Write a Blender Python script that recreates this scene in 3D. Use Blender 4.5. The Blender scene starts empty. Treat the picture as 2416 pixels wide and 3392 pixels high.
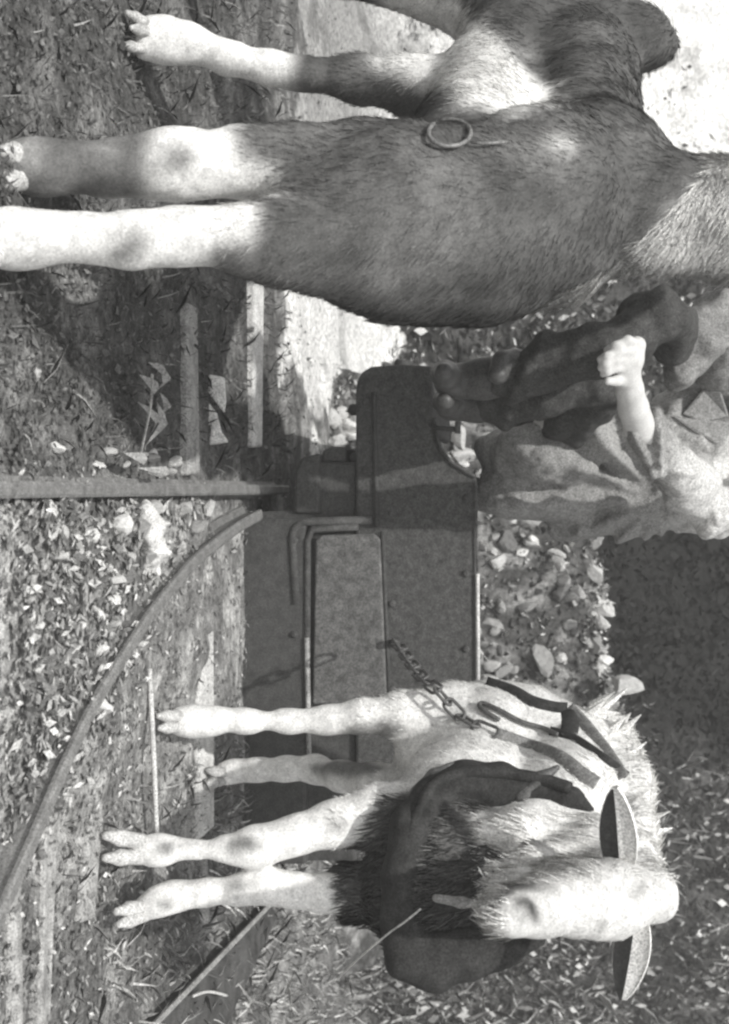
import bpy, math, random
import numpy as np
from mathutils import Vector, Matrix
from mathutils.bvhtree import BVHTree

S = bpy.context.scene
ADDED_HAZE = 0.012
COL = S.collection
rng = np.random.default_rng(7)
random.seed(7)

# ------------------------------------------------------------------ camera
CAM_H = 1.05
TH = math.atan((1949 - 1208) / 4094.0)
SN, CS = math.sin(TH), math.cos(TH)
CAM = np.array([0.0, 0.0, CAM_H])
FWD = np.array([0.0, CS, -SN]); RGT = np.array([1.0, 0.0, 0.0]); UPV = np.array([0.0, SN, CS])
cam_d = bpy.data.cameras.new('camera')
cam = bpy.data.objects.new('camera', cam_d); COL.objects.link(cam)
cam_d.sensor_fit = 'VERTICAL'; cam_d.sensor_height = 36.0
cam_d.lens = 36.0 * 4094.0 / 3392.0
cam_d.clip_start = 0.05; cam_d.clip_end = 500
cam.matrix_world = Matrix(((UPV[0], -RGT[0], -FWD[0], CAM[0]), (UPV[1], -RGT[1], -FWD[1], CAM[1]),
                           (UPV[2], -RGT[2], -FWD[2], CAM[2]), (0, 0, 0, 1)))
cam_d.dof.use_dof = True
cam_d.dof.focus_distance = 2.9
cam_d.dof.aperture_fstop = 5.0
S.camera = cam

# ------------------------------------------------------------------ light
SUN_EL, SUN_AZ = math.radians(55), math.radians(203)        # azimuth clockwise from +Y: behind the camera, to its left
w = bpy.data.worlds.new('World'); S.world = w; w.use_nodes = True
nt = w.node_tree; nt.nodes.clear()
sky = nt.nodes.new('ShaderNodeTexSky'); sky.sky_type = 'NISHITA'; sky.sun_disc = False
sky.sun_elevation = SUN_EL; sky.sun_rotation = SUN_AZ
bw = nt.nodes.new('ShaderNodeRGBToBW'); bg = nt.nodes.new('ShaderNodeBackground'); wo = nt.nodes.new('ShaderNodeOutputWorld')
nt.links.new(sky.outputs[0], bw.inputs[0]); nt.links.new(bw.outputs[0], bg.inputs[0])
bg.inputs[1].default_value = 0.15
nt.links.new(bg.outputs[0], wo.inputs[0])
sl = bpy.data.lights.new('sun', 'SUN'); sl.energy = 2.0; sl.angle = math.radians(0.8); sl.color = (1.0, 0.99, 0.965)
sun = bpy.data.objects.new('sun', sl); COL.objects.link(sun)
sd = Vector((math.sin(SUN_AZ) * math.cos(SUN_EL), math.cos(SUN_AZ) * math.cos(SUN_EL), math.sin(SUN_EL)))
sun.rotation_euler = (-sd).to_track_quat('-Z', 'Y').to_euler()
S.view_settings.view_transform = 'Standard'; S.view_settings.look = 'None'
S.view_settings.gamma = 1.0; S.view_settings.use_curve_mapping = False
S.view_settings.exposure = 0.90
S.cycles.pixel_filter_type = 'BLACKMAN_HARRIS'; S.cycles.filter_width = 2.5

# ------------------------------------------------------------------ view helpers (photo pixel + distance -> place in the world)
FP = 4094.0
def P(x, y, d):
    return CAM + FWD * d + RGT * ((y - 1696) / FP * d) + UPV * ((x - 1208) / FP * d)
def G(x, y, z=0.0):
    t = (x - 1208) / FP
    return P(x, y, (CAM_H - z) / (SN - t * CS))
def W(x, y, Y0):
    r = FWD + RGT * ((y - 1696) / FP) + UPV * ((x - 1208) / FP)
    return CAM + r * (Y0 / r[1])
def proj(V):
    q = V - CAM
    d = q @ FWD
    return (q @ UPV) / d * FP + 1208, (q @ RGT) / d * FP + 1696, d

# ------------------------------------------------------------------ noise
def vnoise(Pt, scale, seed=0):
    q = np.asarray(Pt, float) * scale + seed * 17.31
    i = np.floor(q).astype(np.int64); f = q - i; f = f * f * (3 - 2 * f)
    def h(a, b, c):
        n = (a * 374761393 + b * 668265263 + c * 2147483647 + seed * 144665) & 0xFFFFFFFF
        n = ((n ^ (n >> 13)) * 1274126177) & 0xFFFFFFFF
        n = ((n ^ (n >> 15)) * 2246822519) & 0xFFFFFFFF
        return ((n ^ (n >> 16)) & 0xFFFF) / 65535.0
    x, y, z = i[..., 0], i[..., 1], i[..., 2]
    fx, fy, fz = f[..., 0], f[..., 1], f[..., 2]
    r = 0
    for a in (0, 1):
        for b in (0, 1):
            for c in (0, 1):
                r = r + h(x + a, y + b, z + c) * (fx if a else 1 - fx) * (fy if b else 1 - fy) * (fz if c else 1 - fz)
    return r
def fbm(Pt, scale, oct=3, seed=0):
    r, a, t = 0, 1.0, 0
    for k in range(oct):
        r = r + a * vnoise(Pt, scale * 2 ** k, seed + k); t += a; a *= 0.55
    return r / t
def sstep(a, b, x):
    t = np.clip((x - a) / (b - a), 0, 1); return t * t * (3 - 2 * t)

# ------------------------------------------------------------------ materials
WARM = (1.0, 0.993, 0.972)
MATS = {}
def grey(v): return (v * WARM[0], v * WARM[1], v * WARM[2], 1)
def mat(name, v=0.2, rough=0.85, amt=0.35, scale=40.0, bump=0.3, attr=False, spec=0.25, metal=0.0, bdist=0.004, grain=0.45):
    if name in MATS: return MATS[name]
    m = bpy.data.materials.new(name); m.use_nodes = True
    n = m.node_tree; b = n.nodes['Principled BSDF']
    b.inputs['Roughness'].default_value = rough
    b.inputs['Specular IOR Level'].default_value = spec
    b.inputs['Metallic'].default_value = metal
    tc = n.nodes.new('ShaderNodeTexCoord')
    no = n.nodes.new('ShaderNodeTexNoise'); no.inputs['Scale'].default_value = scale; no.inputs['Detail'].default_value = 6; no.inputs['Roughness'].default_value = 0.65
    n.links.new(tc.outputs['Object'], no.inputs['Vector'])
    mr = n.nodes.new('ShaderNodeMapRange')
    mr.inputs['From Min'].default_value = 0.3; mr.inputs['From Max'].default_value = 0.7
    mr.inputs['To Min'].default_value = 1 - amt; mr.inputs['To Max'].default_value = 1 + amt
    n.links.new(no.outputs['Fac'], mr.inputs['Value'])
    mul = n.nodes.new('ShaderNodeVectorMath'); mul.operation = 'SCALE'
    if attr:
        at = n.nodes.new('ShaderNodeAttribute'); at.attribute_name = 'col'
        n.links.new(at.outputs['Color'], mul.inputs[0])
    else:
        mul.inputs[0].default_value = grey(v)[:3]
    n2 = n.nodes.new('ShaderNodeTexNoise'); n2.inputs['Scale'].default_value = 230; n2.inputs['Detail'].default_value = 2
    n.links.new(tc.outputs['Object'], n2.inputs['Vector'])
    m2 = n.nodes.new('ShaderNodeMapRange'); m2.inputs['From Min'].default_value = 0.3; m2.inputs['From Max'].default_value = 0.7
    m2.inputs['To Min'].default_value = 1 - grain; m2.inputs['To Max'].default_value = 1 + grain
    n.links.new(n2.outputs['Fac'], m2.inputs['Value'])
    mm = n.nodes.new('ShaderNodeMath'); mm.operation = 'MULTIPLY'
    n.links.new(mr.outputs[0], mm.inputs[0]); n.links.new(m2.outputs[0], mm.inputs[1])
    n.links.new(mm.outputs[0], mul.inputs['Scale'])
    n.links.new(mul.outputs[0], b.inputs['Base Color'])
    if bump > 0:
        bu = n.nodes.new('ShaderNodeBump'); bu.inputs['Strength'].default_value = bump; bu.inputs['Distance'].default_value = bdist
        n.links.new(no.outputs['Fac'], bu.inputs['Height']); n.links.new(bu.outputs[0], b.inputs['Normal'])
    MATS[name] = m
    return m

# ------------------------------------------------------------------ object helpers
def link(name, me, m=None, parent=None, smooth=False):
    o = bpy.data.objects.new(name, me); COL.objects.link(o)
    if m is not None: me.materials.append(m)
    if smooth: me.shade_smooth()
    if parent is not None:
        o.parent = parent
        o.matrix_parent_inverse = Matrix.Translation(-Vector(parent.location))
    return o
def tag(o, label=None, cat=None, group=None, kind=None):
    if label: o['label'] = label
    if cat: o['category'] = cat
    if group: o['group'] = group
    if kind: o['kind'] = kind
    return o
def empty(name, loc, label=None, cat=None, group=None):
    o = bpy.data.objects.new(name, None); COL.objects.link(o); o.location = loc; o.empty_display_size = 0.1
    return tag(o, label, cat, group)
def mesh_np(name, V, F, col=None):
    V = np.asarray(V, np.float32); F = np.asarray(F, np.int32)
    me = bpy.data.meshes.new(name)
    k = F.shape[1]
    me.vertices.add(len(V)); me.vertices.foreach_set('co', V.ravel())
    me.loops.add(F.size); me.loops.foreach_set('vertex_index', F.ravel())
    me.polygons.add(len(F)); me.polygons.foreach_set('loop_start', np.arange(len(F), dtype=np.int32) * k)
    me.update(calc_edges=True); me.validate()
    if col is not None: set_col(me, col)
    return me
def set_col(me, c):
    a = me.color_attributes.new('col', 'FLOAT_COLOR', 'POINT')
    c = np.asarray(c, float)
    q = np.ones((len(c), 4), np.float32)
    for k in range(3): q[:, k] = c * WARM[k]
    a.data.foreach_set('color', q.ravel())

class MB:
    def __init__(s): s.v = []; s.f = []
    def add(s, V, F):
        n = len(s.v); s.v += [tuple(p) for p in V]; s.f += [tuple(i + n for i in f) for f in F]; return s
    def box(s, c, size, rot=None, taper=1.0, jit=0.0):
        V = []
        for z in (-1, 1):
            t = 1 if z < 0 else taper
            for x, y in ((-1, -1), (1, -1), (1, 1), (-1, 1)):
                p = Vector((x * size[0] / 2 * t, y * size[1] / 2 * t, z * size[2] / 2))
                if jit: p += Vector((random.uniform(-jit, jit), random.uniform(-jit, jit), random.uniform(-jit, jit)))
                if rot is not None: p = rot @ p
                V.append(p + Vector(c))
        return s.add(V, [(3, 2, 1, 0), (4, 5, 6, 7), (0, 1, 5, 4), (1, 2, 6, 5), (2, 3, 7, 6), (3, 0, 4, 7)])
    def tube(s, pts, rad, seg=8, closed=False, flat=1.0, up=None):
        pts = [Vector(p) for p in pts]; n = len(pts)
        if not hasattr(rad, '__len__'): rad = [rad] * n
        V = []; F = []; last = None
        for i, p in enumerate(pts):
            if closed: t = pts[(i + 1) % n] - pts[i - 1]
            else: t = pts[min(i + 1, n - 1)] - pts[max(i - 1, 0)]
            t.normalize()
            if up is not None: a = t.cross(Vector(up))
            elif last is None: a = t.orthogonal()
            else: a = last - t * last.dot(t)
            a.normalize(); last = a; b = t.cross(a)
            for k in range(seg):
                q = 2 * math.pi * k / seg
                V.append(p + a * (math.cos(q) * rad[i]) + b * (math.sin(q) * rad[i] * flat))
        for i in range(n if closed else n - 1):
            j = (i + 1) % n
            for k in range(seg):
                l = (k + 1) % seg
                F.append((i * seg + k, i * seg + l, j * seg + l, j * seg + k))
        if not closed:
            F.append(tuple(range(seg))[::-1]); F.append(tuple(range((n - 1) * seg, n * seg)))
        return s.add(V, F)
    def build(s, name, m, parent=None, smooth=False, bevel=0.0, segs=2):
        me = bpy.data.meshes.new(name); me.from_pydata(s.v, [], s.f); me.update()
        o = link(name, me, m, parent, smooth)
        if bevel:
            b = o.modifiers.new('bevel', 'BEVEL'); b.width = bevel; b.segments = segs; b.limit_method = 'ANGLE'
        return o

def spline(pts, n=8):
    pts = [np.asarray(p, float) for p in pts]
    out = []
    for i in range(len(pts) - 1):
        a = pts[max(i - 1, 0)]; b = pts[i]; c = pts[i + 1]; d = pts[min(i + 2, len(pts) - 1)]
        for k in range(n):
            t = k / n
            out.append(0.5 * (2 * b + (c - a) * t + (2 * a - 5 * b + 4 * c - d) * t * t + (3 * b - a - 3 * c + d) * t ** 3))
    out.append(pts[-1])
    return out

# ------------------------------------------------------------------ blended bodies (distance field -> one skin)
def px(nodes):                      # (x, y, distance, radius in photo pixels) -> centre + radius
    return [np.append(P(a, b, d), r * d / FP) for a, b, d, r in nodes]
def body_mesh(name, chains, h, k, post=None):
    N = np.array([n for c in chains for n in c])
    lo = (N[:, :3] - N[:, 3:]).min(0) - 4 * h; hi = (N[:, :3] + N[:, 3:]).max(0) + 4 * h
    dim = np.ceil((hi - lo) / h).astype(int) + 1
    F = np.full(dim, 0.2, np.float32)
    for c in chains:
        c = list(c)
        if len(c) == 1: c = [c[0], c[0]]
        for a, b in zip(c[:-1], c[1:]):
            m = max(a[3], b[3]) + 3 * k + 3 * h
            i0 = np.maximum(np.floor((np.minimum(a[:3], b[:3]) - m - lo) / h).astype(int), 0)
            i1 = np.minimum(np.ceil((np.maximum(a[:3], b[:3]) + m - lo) / h).astype(int) + 1, dim)
            g = np.stack(np.meshgrid(*[np.arange(i0[q], i1[q]) * h + lo[q] for q in range(3)], indexing='ij'), -1)
            ba = b[:3] - a[:3]; L = ba @ ba
            t = np.clip(((g - a[:3]) @ ba) / L, 0, 1) if L > 1e-9 else np.zeros(g.shape[:3])
            d = np.linalg.norm(g - a[:3] - t[..., None] * ba, axis=-1) - (a[3] + t * (b[3] - a[3]))
            sl_ = tuple(slice(i0[q], i1[q]) for q in range(3))
            f = F[sl_]
            hh = np.clip(0.5 + 0.5 * (d - f) / k, 0, 1)
            F[sl_] = d * (1 - hh) + f * hh - k * hh * (1 - hh)
    if post is not None:
        near = np.argwhere(np.abs(F) < 3 * h + 0.03)
        F[tuple(near.T)] += post(near * h + lo)
    # surface nets
    s = F < 0
    cnt = np.zeros(np.array(F.shape) - 1, np.int8)
    offs = [(a, b, c) for a in (0, 1) for b in (0, 1) for c in (0, 1)]
    nx, ny, nz = F.shape
    for a, b, c in offs: cnt += s[a:nx - 1 + a, b:ny - 1 + b, c:nz - 1 + c]
    act = np.argwhere((cnt > 0) & (cnt < 8))
    idx = np.full(cnt.shape, -1, np.int32); idx[tuple(act.T)] = np.arange(len(act))
    sm = np.zeros((len(act), 3)); nn = np.zeros(len(act))
    for a in offs:
        for ax in range(3):
            if a[ax]: continue
            b = list(a); b[ax] = 1
            fa = F[tuple((act + a).T)]; fb = F[tuple((act + b).T)]
            mk = (fa < 0) != (fb < 0)
            t = np.where(mk, fa / np.where(mk, fa - fb, 1), 0)
            pt = np.array(a, float) + t[:, None] * (np.array(b) - np.array(a))
            sm += np.where(mk[:, None], pt, 0); nn += mk
    V = (act + sm / nn[:, None]) * h + lo
    Q = []
    for ax in range(3):
        u, v = (ax + 1) % 3, (ax + 2) % 3
        s0 = [slice(None)] * 3; s1 = [slice(None)] * 3
        s0[ax] = slice(0, -1); s1[ax] = slice(1, None)
        A = s[tuple(s0)]; B = s[tuple(s1)]
        e = np.argwhere(A != B)
        ok = (e[:, u] > 0) & (e[:, v] > 0) & (e[:, u] < F.shape[u] - 1) & (e[:, v] < F.shape[v] - 1)
        e = e[ok]
        flip = A[tuple(e.T)]
        def ci(du, dv):
            q = e.copy(); q[:, u] += du; q[:, v] += dv
            return idx[tuple(q.T)]
        q = np.stack([ci(-1, -1), ci(0, -1), ci(0, 0), ci(-1, 0)], 1)
        q[~flip] = q[~flip][:, ::-1]
        Q.append(q)
    Q = np.concatenate(Q)
    return V, Q
def normals(V, Q):
    n = np.cross(V[Q[:, 2]] - V[Q[:, 0]], V[Q[:, 3]] - V[Q[:, 1]])
    N = np.zeros_like(V)
    for k in range(4): np.add.at(N, Q[:, k], n)
    return N / np.maximum(np.linalg.norm(N, axis=1, keepdims=True), 1e-9), np.linalg.norm(n, axis=1) / 2
def smooth_v(V, Q, it=2, f=0.5):
    for _ in range(it):
        A = np.zeros_like(V); C = np.zeros(len(V))
        for a, b in ((0, 1), (1, 2), (2, 3), (3, 0)):
            np.add.at(A, Q[:, a], V[Q[:, b]]); np.add.at(A, Q[:, b], V[Q[:, a]])
            np.add.at(C, Q[:, a], 1); np.add.at(C, Q[:, b], 1)
        V = V * (1 - f) + f * A / C[:, None]
    return V

def fur(name, V, Q, col, parent, m, n, length, width, flow, lift=0.25, seed=1, vary=0.18, mask=None):
    r = np.random.default_rng(seed)
    N, A = normals(V, Q)
    if mask is not None: A = A * mask[Q].mean(1)
    f = r.choice(len(Q), n, p=A / A.sum())
    wts = r.dirichlet((1, 1, 1, 1), n)
    b = (V[Q[f]] * wts[..., None]).sum(1); nn = (N[Q[f]] * wts[..., None]).sum(1)
    nn /= np.linalg.norm(nn, axis=1, keepdims=True)
    c = (col[Q[f]] * wts).sum(1) * (1 + r.normal(0, vary, n))
    d = flow(b, nn) + r.normal(0, 0.22, (n, 3))
    d -= nn * (d * nn).sum(1, keepdims=True)
    d /= np.maximum(np.linalg.norm(d, axis=1, keepdims=True), 1e-6)
    L = length(b, c) * r.uniform(0.6, 1.25, n)
    d2 = d + nn * (lift * r.uniform(0.4, 1.6, n))[:, None]
    side = np.cross(d, nn); side /= np.maximum(np.linalg.norm(side, axis=1, keepdims=True), 1e-6)
    wd = width * r.uniform(0.6, 1.4, n)[:, None]
    base = b - nn * 0.002
    mid = base + d2 * (L * 0.55)[:, None]
    tip = base + d2 * L[:, None] - nn * (L * lift * 0.35)[:, None]
    VV = np.stack([base - side * wd / 2, base + side * wd / 2, mid + side * wd * 0.4, tip, mid - side * wd * 0.4], 1).reshape(-1, 3)
    FF = np.arange(5 * n).reshape(-1, 5)
    me = mesh_np(name, VV, FF, np.repeat(np.clip(c, 0.02, 0.9), 5))
    o = link(name, me, m, parent); o['kind'] = 'stuff'
    return o

def inpoly(x, y, poly):
    r = np.zeros(len(x), bool); n = len(poly)
    for i in range(n):
        x1, y1 = poly[i]; x2, y2 = poly[(i + 1) % n]
        c = ((y1 > y) != (y2 > y)) & (x < (x2 - x1) * (y - y1) / ((y2 - y1) or 1e-9) + x1)
        r ^= c
    return r

# ================================================================== SETTING
def ground_z(X, Y):
    p = np.stack([X, Y, np.zeros_like(X)], -1)
    z = (fbm(p, 3.0, 3, 5) - 0.5) * 0.05
    bank = sstep(5.6, 9.5, Y + 0.5 * (fbm(p, 0.6, 2, 9) - 0.5)) * 2.9
    bank = bank + sstep(9, 40, Y) * 3.5
    bank = bank + (fbm(p, 1.3, 3, 12) - 0.5) * 0.5 * sstep(5.8, 7.5, Y)
    # heaped chippings between the rails
    mid = sstep(-0.09, 0.02, X) * (1 - sstep(0.25, 0.5, X - 0.12 * (4 - Y))) * sstep(1.9, 2.2, Y) * (1 - sstep(3.1, 3.5, Y))
    return z + bank + mid * 0.035
SAND = [(-0.40, 4.25), (-0.42, 5.7), (-0.9, 6.1), (-1.35, 6.0), (-1.95, 7.4), (-2.5, 9.6), (-4.4, 11), (-6, 9), (-6, 4.6), (-2.2, 4.5), (-1.0, 4.2)]
def ground_col(X, Y):
    p = np.stack([X, Y, np.zeros_like(X)], -1)
    jx = X + (fbm(p, 4, 3, 31) - 0.5) * 0.7; jy = Y + (fbm(p, 4, 3, 32) - 0.5) * 0.9
    sand = inpoly(jx, jy, SAND)
    g = 0.12 + 0.22 * sstep(0.45, 0.75, fbm(p, 9, 3, 21)) + 0.10 * sstep(0.5, 0.8, fbm(p, 30, 2, 24))
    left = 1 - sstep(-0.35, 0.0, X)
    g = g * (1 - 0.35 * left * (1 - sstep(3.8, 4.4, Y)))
    g = g * (1 + 0.5 * sstep(-0.1, 0.1, X) * (1 - sstep(0.5, 1.0, X)))
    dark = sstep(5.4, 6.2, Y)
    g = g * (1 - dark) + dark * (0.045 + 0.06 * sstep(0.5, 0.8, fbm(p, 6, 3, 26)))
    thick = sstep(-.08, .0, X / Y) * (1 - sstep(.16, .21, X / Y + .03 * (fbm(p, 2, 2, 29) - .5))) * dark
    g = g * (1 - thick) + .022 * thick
    return np.where(sand, (0.36 + 0.32 * fbm(p, 9, 3, 27) - 0.2 * sstep(.55, .7, fbm(p, 5, 3, 28))) * 1.35 * (1 - .55 * (1 - sstep(-1.5, -1.0, X)) * (1 - sstep(5.6, 6.6, Y))), g)
def axis(a, b, step, lo, hi):
    core = np.arange(a, b + step / 2, step)
    l = [a]; s = step
    while l[-1] > lo: s *= 1.35; l.append(l[-1] - s)
    r = [core[-1]]; s = step
    while r[-1] < hi: s *= 1.35; r.append(r[-1] + s)
    return np.concatenate([np.array(l[1:])[::-1], core, np.array(r[1:])])
ax_, ay_ = axis(-3.6, 3.0, 0.028, -90, 90), axis(1.7, 9.6, 0.028, -30, 160)
GX, GY = np.meshgrid(ax_, ay_, indexing='ij')
GZ = ground_z(GX, GY)
n1, n2 = GX.shape
ii = np.arange(n1 * n2).reshape(n1, n2)
GV = np.stack([GX, GY, GZ], -1).reshape(-1, 3)
GF = np.stack([ii[:-1, :-1], ii[1:, :-1], ii[1:, 1:], ii[:-1, 1:]], -1).reshape(-1, 4)
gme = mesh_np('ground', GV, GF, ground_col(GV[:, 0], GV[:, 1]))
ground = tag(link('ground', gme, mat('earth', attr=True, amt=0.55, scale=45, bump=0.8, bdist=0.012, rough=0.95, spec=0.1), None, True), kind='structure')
def gz(x, y): return float(ground_z(np.array([x]), np.array([y]))[0])

# heap of broken stone behind the cart
def heap_z(X, Y):
    p = np.stack([X, Y, np.zeros_like(X)], -1)
    r = sstep(4.95, 5.55, Y) * (1 - 0.85 * sstep(5.75, 6.6, Y))
    top = 1.10 + 0.10 * sstep(0.55, 0.95, X) - 1.0 * sstep(1.1, 1.9, X) - 1.0 * (1 - sstep(-0.6, -0.3, X))
    return r * np.maximum(top, 0) + (fbm(p, 5, 3, 41) - 0.5) * 0.22 * r - 0.05
hx, hy = np.meshgrid(np.arange(-0.62, 2.0, 0.03), np.arange(4.8, 6.8, 0.03), indexing='ij')
hz = heap_z(hx, hy); a1, a2 = hx.shape; hi_ = np.arange(a1 * a2).reshape(a1, a2)
HV = np.stack([hx, hy, hz], -1).reshape(-1, 3)
HF = np.stack([hi_[:-1, :-1], hi_[1:, :-1], hi_[1:, 1:], hi_[:-1, 1:]], -1).reshape(-1, 4)
hc = 0.07 + 0.22 * sstep(0.5, 0.72, fbm(HV, 12, 3, 44))
heap = tag(link('rubble_bank', mesh_np('rubble_bank', HV, HF, hc), MATS['earth'], None, True), kind='structure')

# stones: a few shared irregular lumps, copied
def rock_mesh(seed, v):
    r = random.Random(seed)
    import bmesh
    bm = bmesh.new(); bmesh.ops.create_icosphere(bm, subdivisions=2, radius=1.0)
    cuts = [(Vector((r.gauss(0, 1), r.gauss(0, 1), r.gauss(0, 1))).normalized(), r.uniform(.35, .8)) for _ in range(7)]
    for q in bm.verts:
        for nn, dd in cuts:
            e = q.co.dot(nn) - dd
            if e > 0: q.co -= nn * e
        q.co *= r.uniform(0.98, 1.02); q.co.z *= 0.8; q.co.x *= 1.15
    me = bpy.data.meshes.new('stone'); bm.to_mesh(me); bm.free()
    me.materials.append(mat('stone_%02d' % int(v * 100), v, amt=0.3, scale=4, bump=0.3, bdist=0.05))
    return me
ROCKS = {v: [rock_mesh(int(v * 1000) + k, v) for k in range(4)] for v in (0.16, 0.3, 0.48, 0.68)}
def stone(parent, p, s, v, name='stone'):
    o = bpy.data.objects.new(name, random.choice(ROCKS[v])); COL.objects.link(o)
    o.location = p; o.scale = (s, s * random.uniform(0.6, 1), s * random.uniform(0.6, 1)); o.rotation_euler = [random.uniform(0, 6.28) for _ in range(3)]
    o.parent = parent
    return o
for k in range(280):
    X = random.uniform(-0.55, 1.25); Y = random.uniform(4.98, 5.78)
    z = float(heap_z(np.array([X]), np.array([Y]))[0])
    sz = random.choice((0.018, 0.022, 0.028, 0.035, 0.045, 0.06))
    stone(heap, (X, Y, z + sz * .3), sz, random.choice((0.16, 0.3, 0.3, 0.3, 0.48, 0.48)))
for k in range(26):
    X, Y = random.uniform(-.42, -.2), random.uniform(4.98, 5.3)
    stone(heap, (X, Y, float(heap_z(np.array([X]), np.array([Y]))[0]) + .02), random.uniform(.03, .06), random.choice((.48, .68)))
for x, y, s, v in ((2075, 2275, .07, .48), (1850, 1860, .05, .48), (1700, 2240, .06, .48), (1920, 1960, .04, .48), (1800, 2190, .075, .3), (1730, 1830, .035, .68), (1770, 1790, .035, .68),
                   (1600, 2000, .045, .3), (1650, 2080, .09, .3), (1740, 2010, .06, .3), (1980, 1900, .045, .48), (2000, 2060, .04, .48), (2010, 2190, .04, .68)):
    stone(heap, W(x, y, 5.35), s, v)

# chippings and stones on the ground between and beside the rails
for k in range(110):
    x = random.uniform(20, 640); y = random.uniform(1500, 2250)
    lim = 3027 - 2.25 * x
    if y > lim - 60 or abs(y - 1622) < 50: continue
    p = G(x, y); s = random.choice((0.008, 0.011, 0.014, 0.018, 0.024))
    stone(ground, (p[0], p[1], gz(p[0], p[1]) + s * 0.35), s, random.choice((0.16, 0.3, 0.48, 0.48, 0.68)))
for x, y, s, v in ((470, 1680, .03, .48), (560, 1690, .03, .48), (590, 1740, .03, .3), (320, 1740, .032, .68),
                   (280, 1745, .022, .68), (310, 1920, .035, .48), (420, 1850, .03, .3), (400, 1750, .03, .3), (640, 1690, .03, .48), (250, 2330, .028, .68), (258, 2160, .022, .68), (160, 1730, .02, .48),
                   (180, 1480, .018, .68), (95, 1245, .016, .48), (1130, 1300, .03, .48), (700, 2560, .02, .3)):
    p = G(x, y); stone(ground, (p[0], p[1], gz(p[0], p[1]) + s * 0.4), s, v)

V, Q = body_mesh('rock', [[np.append(G(490, 1690, .05), .024), np.append(G(500, 1760, .055), .036), np.append(G(505, 1830, .05), .030), np.append(G(510, 1890, .045), .022)]], .005, .01, lambda p: (fbm(p, 26, 3, 160) - .5) * .05 + (np.abs(vnoise(p, 18, 161) - .5)) * .02)
tag(link('rock', mesh_np('rock', V, Q), mat('pale_rock', .66, amt=.3, scale=30, bump=.5), None, False), 'long pale broken rock lying between the two rails', 'rock')
# railway: rails and timbers belong to the track
track = tag(bpy.data.objects.new('railway_track', None), kind='structure'); COL.objects.link(track)
M_RAIL = mat('rail_steel', 0.19, rough=0.6, amt=0.4, scale=30, spec=0.4)
M_TIMB = mat('weathered_timber', 0.34, rough=0.9, amt=0.45, scale=22, bump=0.6)
M_TIMBP = mat('pale_timber', 0.58, rough=0.9, amt=0.3, scale=22, bump=0.6)
def rail(name, pts, m=M_RAIL, hw=0.015, H=0.06, z0=0.005):
    prof = [(-0.026, 0), (0.026, 0), (0.026, .008), (.006, .016), (.006, H - .018), (hw, H - .012), (hw, H - .004), (hw * .6, H), (-hw * .6, H), (-hw, H - .004), (-hw, H - .012), (-.006, H - .018), (-.006, .016), (-.026, .008)]
    V = []; F = []; n = len(prof)
    for i, p in enumerate(pts):
        t = Vector(pts[min(i + 1, len(pts) - 1)]) - Vector(pts[max(i - 1, 0)]); t.z = 0; t.normalize()
        s_ = Vector((t.y, -t.x, 0))
        for a, b in prof: V.append(Vector((p[0], p[1], z0 + b)) + s_ * a)
    for i in range(len(pts) - 1):
        for k in range(n):
            l = (k + 1) % n; F.append((i * n + k, i * n + l, (i + 1) * n + l, (i + 1) * n + k))
    F.append(tuple(range(n))[::-1]); F.append(tuple(range((len(pts) - 1) * n, len(pts) * n)))
    me = bpy.data.meshes.new(name); me.from_pydata(V, [], F); me.update()
    return link(name, me, m, track)
zr = 0.065
r1 = [G(x, 1622, zr) for x in (-150, 0, 200, 400, 600, 800, 960)]
rail('rail', r1)
r2 = spline([G(x, y, zr) for x, y in ((-110, 3290), (0, 3027), (97, 2804), (223, 2513), (327, 2305), (424, 2149), (513, 2015), (632, 1872), (714, 1800), (796, 1740), (860, 1705))], 6)
rail('rail', r2, mat('worn_rail', .2, rough=.5, amt=.3, scale=30, spec=.5), hw=0.016, H=.07)
def timber(x, y0, y1, wpx, m, hgt=0.05, x2=None):
    a = G(x, y0, hgt); b = G(x2 or x, y1, hgt); L = np.linalg.norm(b - a)
    d0 = G(x - wpx / 2, (y0 + y1) / 2, hgt)[1]; d1 = G(x + wpx / 2, (y0 + y1) / 2, hgt)[1]
    mb = MB(); ang = math.atan2(b[1] - a[1], b[0] - a[0])
    mb.box(((a[0] + b[0]) / 2, (a[1] + b[1]) / 2, hgt / 2 - 0.01), (L, d1 - d0, hgt + 0.02), Matrix.Rotation(ang, 3, 'Z'), jit=0.008)
    mb.build('sleeper', m, track, bevel=0.008)
timber(645, 1010, 1575, 44, M_TIMB, .022); timber(858, 925, 1480, 22, M_TIMBP, .02)
timber(682, 2090, 2760, 46, M_TIMBP, .02, x2=690); timber(320, 2650, 3060, 46, M_TIMB, .014, x2=290); timber(175, 2560, 3420, 46, M_TIMB, 0.012, x2=150)
timber(690, 2780, 3060, 14, M_TIMB, .02); timber(60, 2900, 3460, 36, M_TIMB, 0.012)
# thin pale stick beside hind hoof, lying along the track
b_ = MB(); b_.tube(spline([G(495, 2215, .03), G(505, 2400, .03), G(520, 2760, .03)], 6), 0.0065, 7)
tag(b_.build('stick', M_TIMBP, None, True), 'long thin pale stick on the ground by the white goat hind hooves', 'stick')

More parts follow.
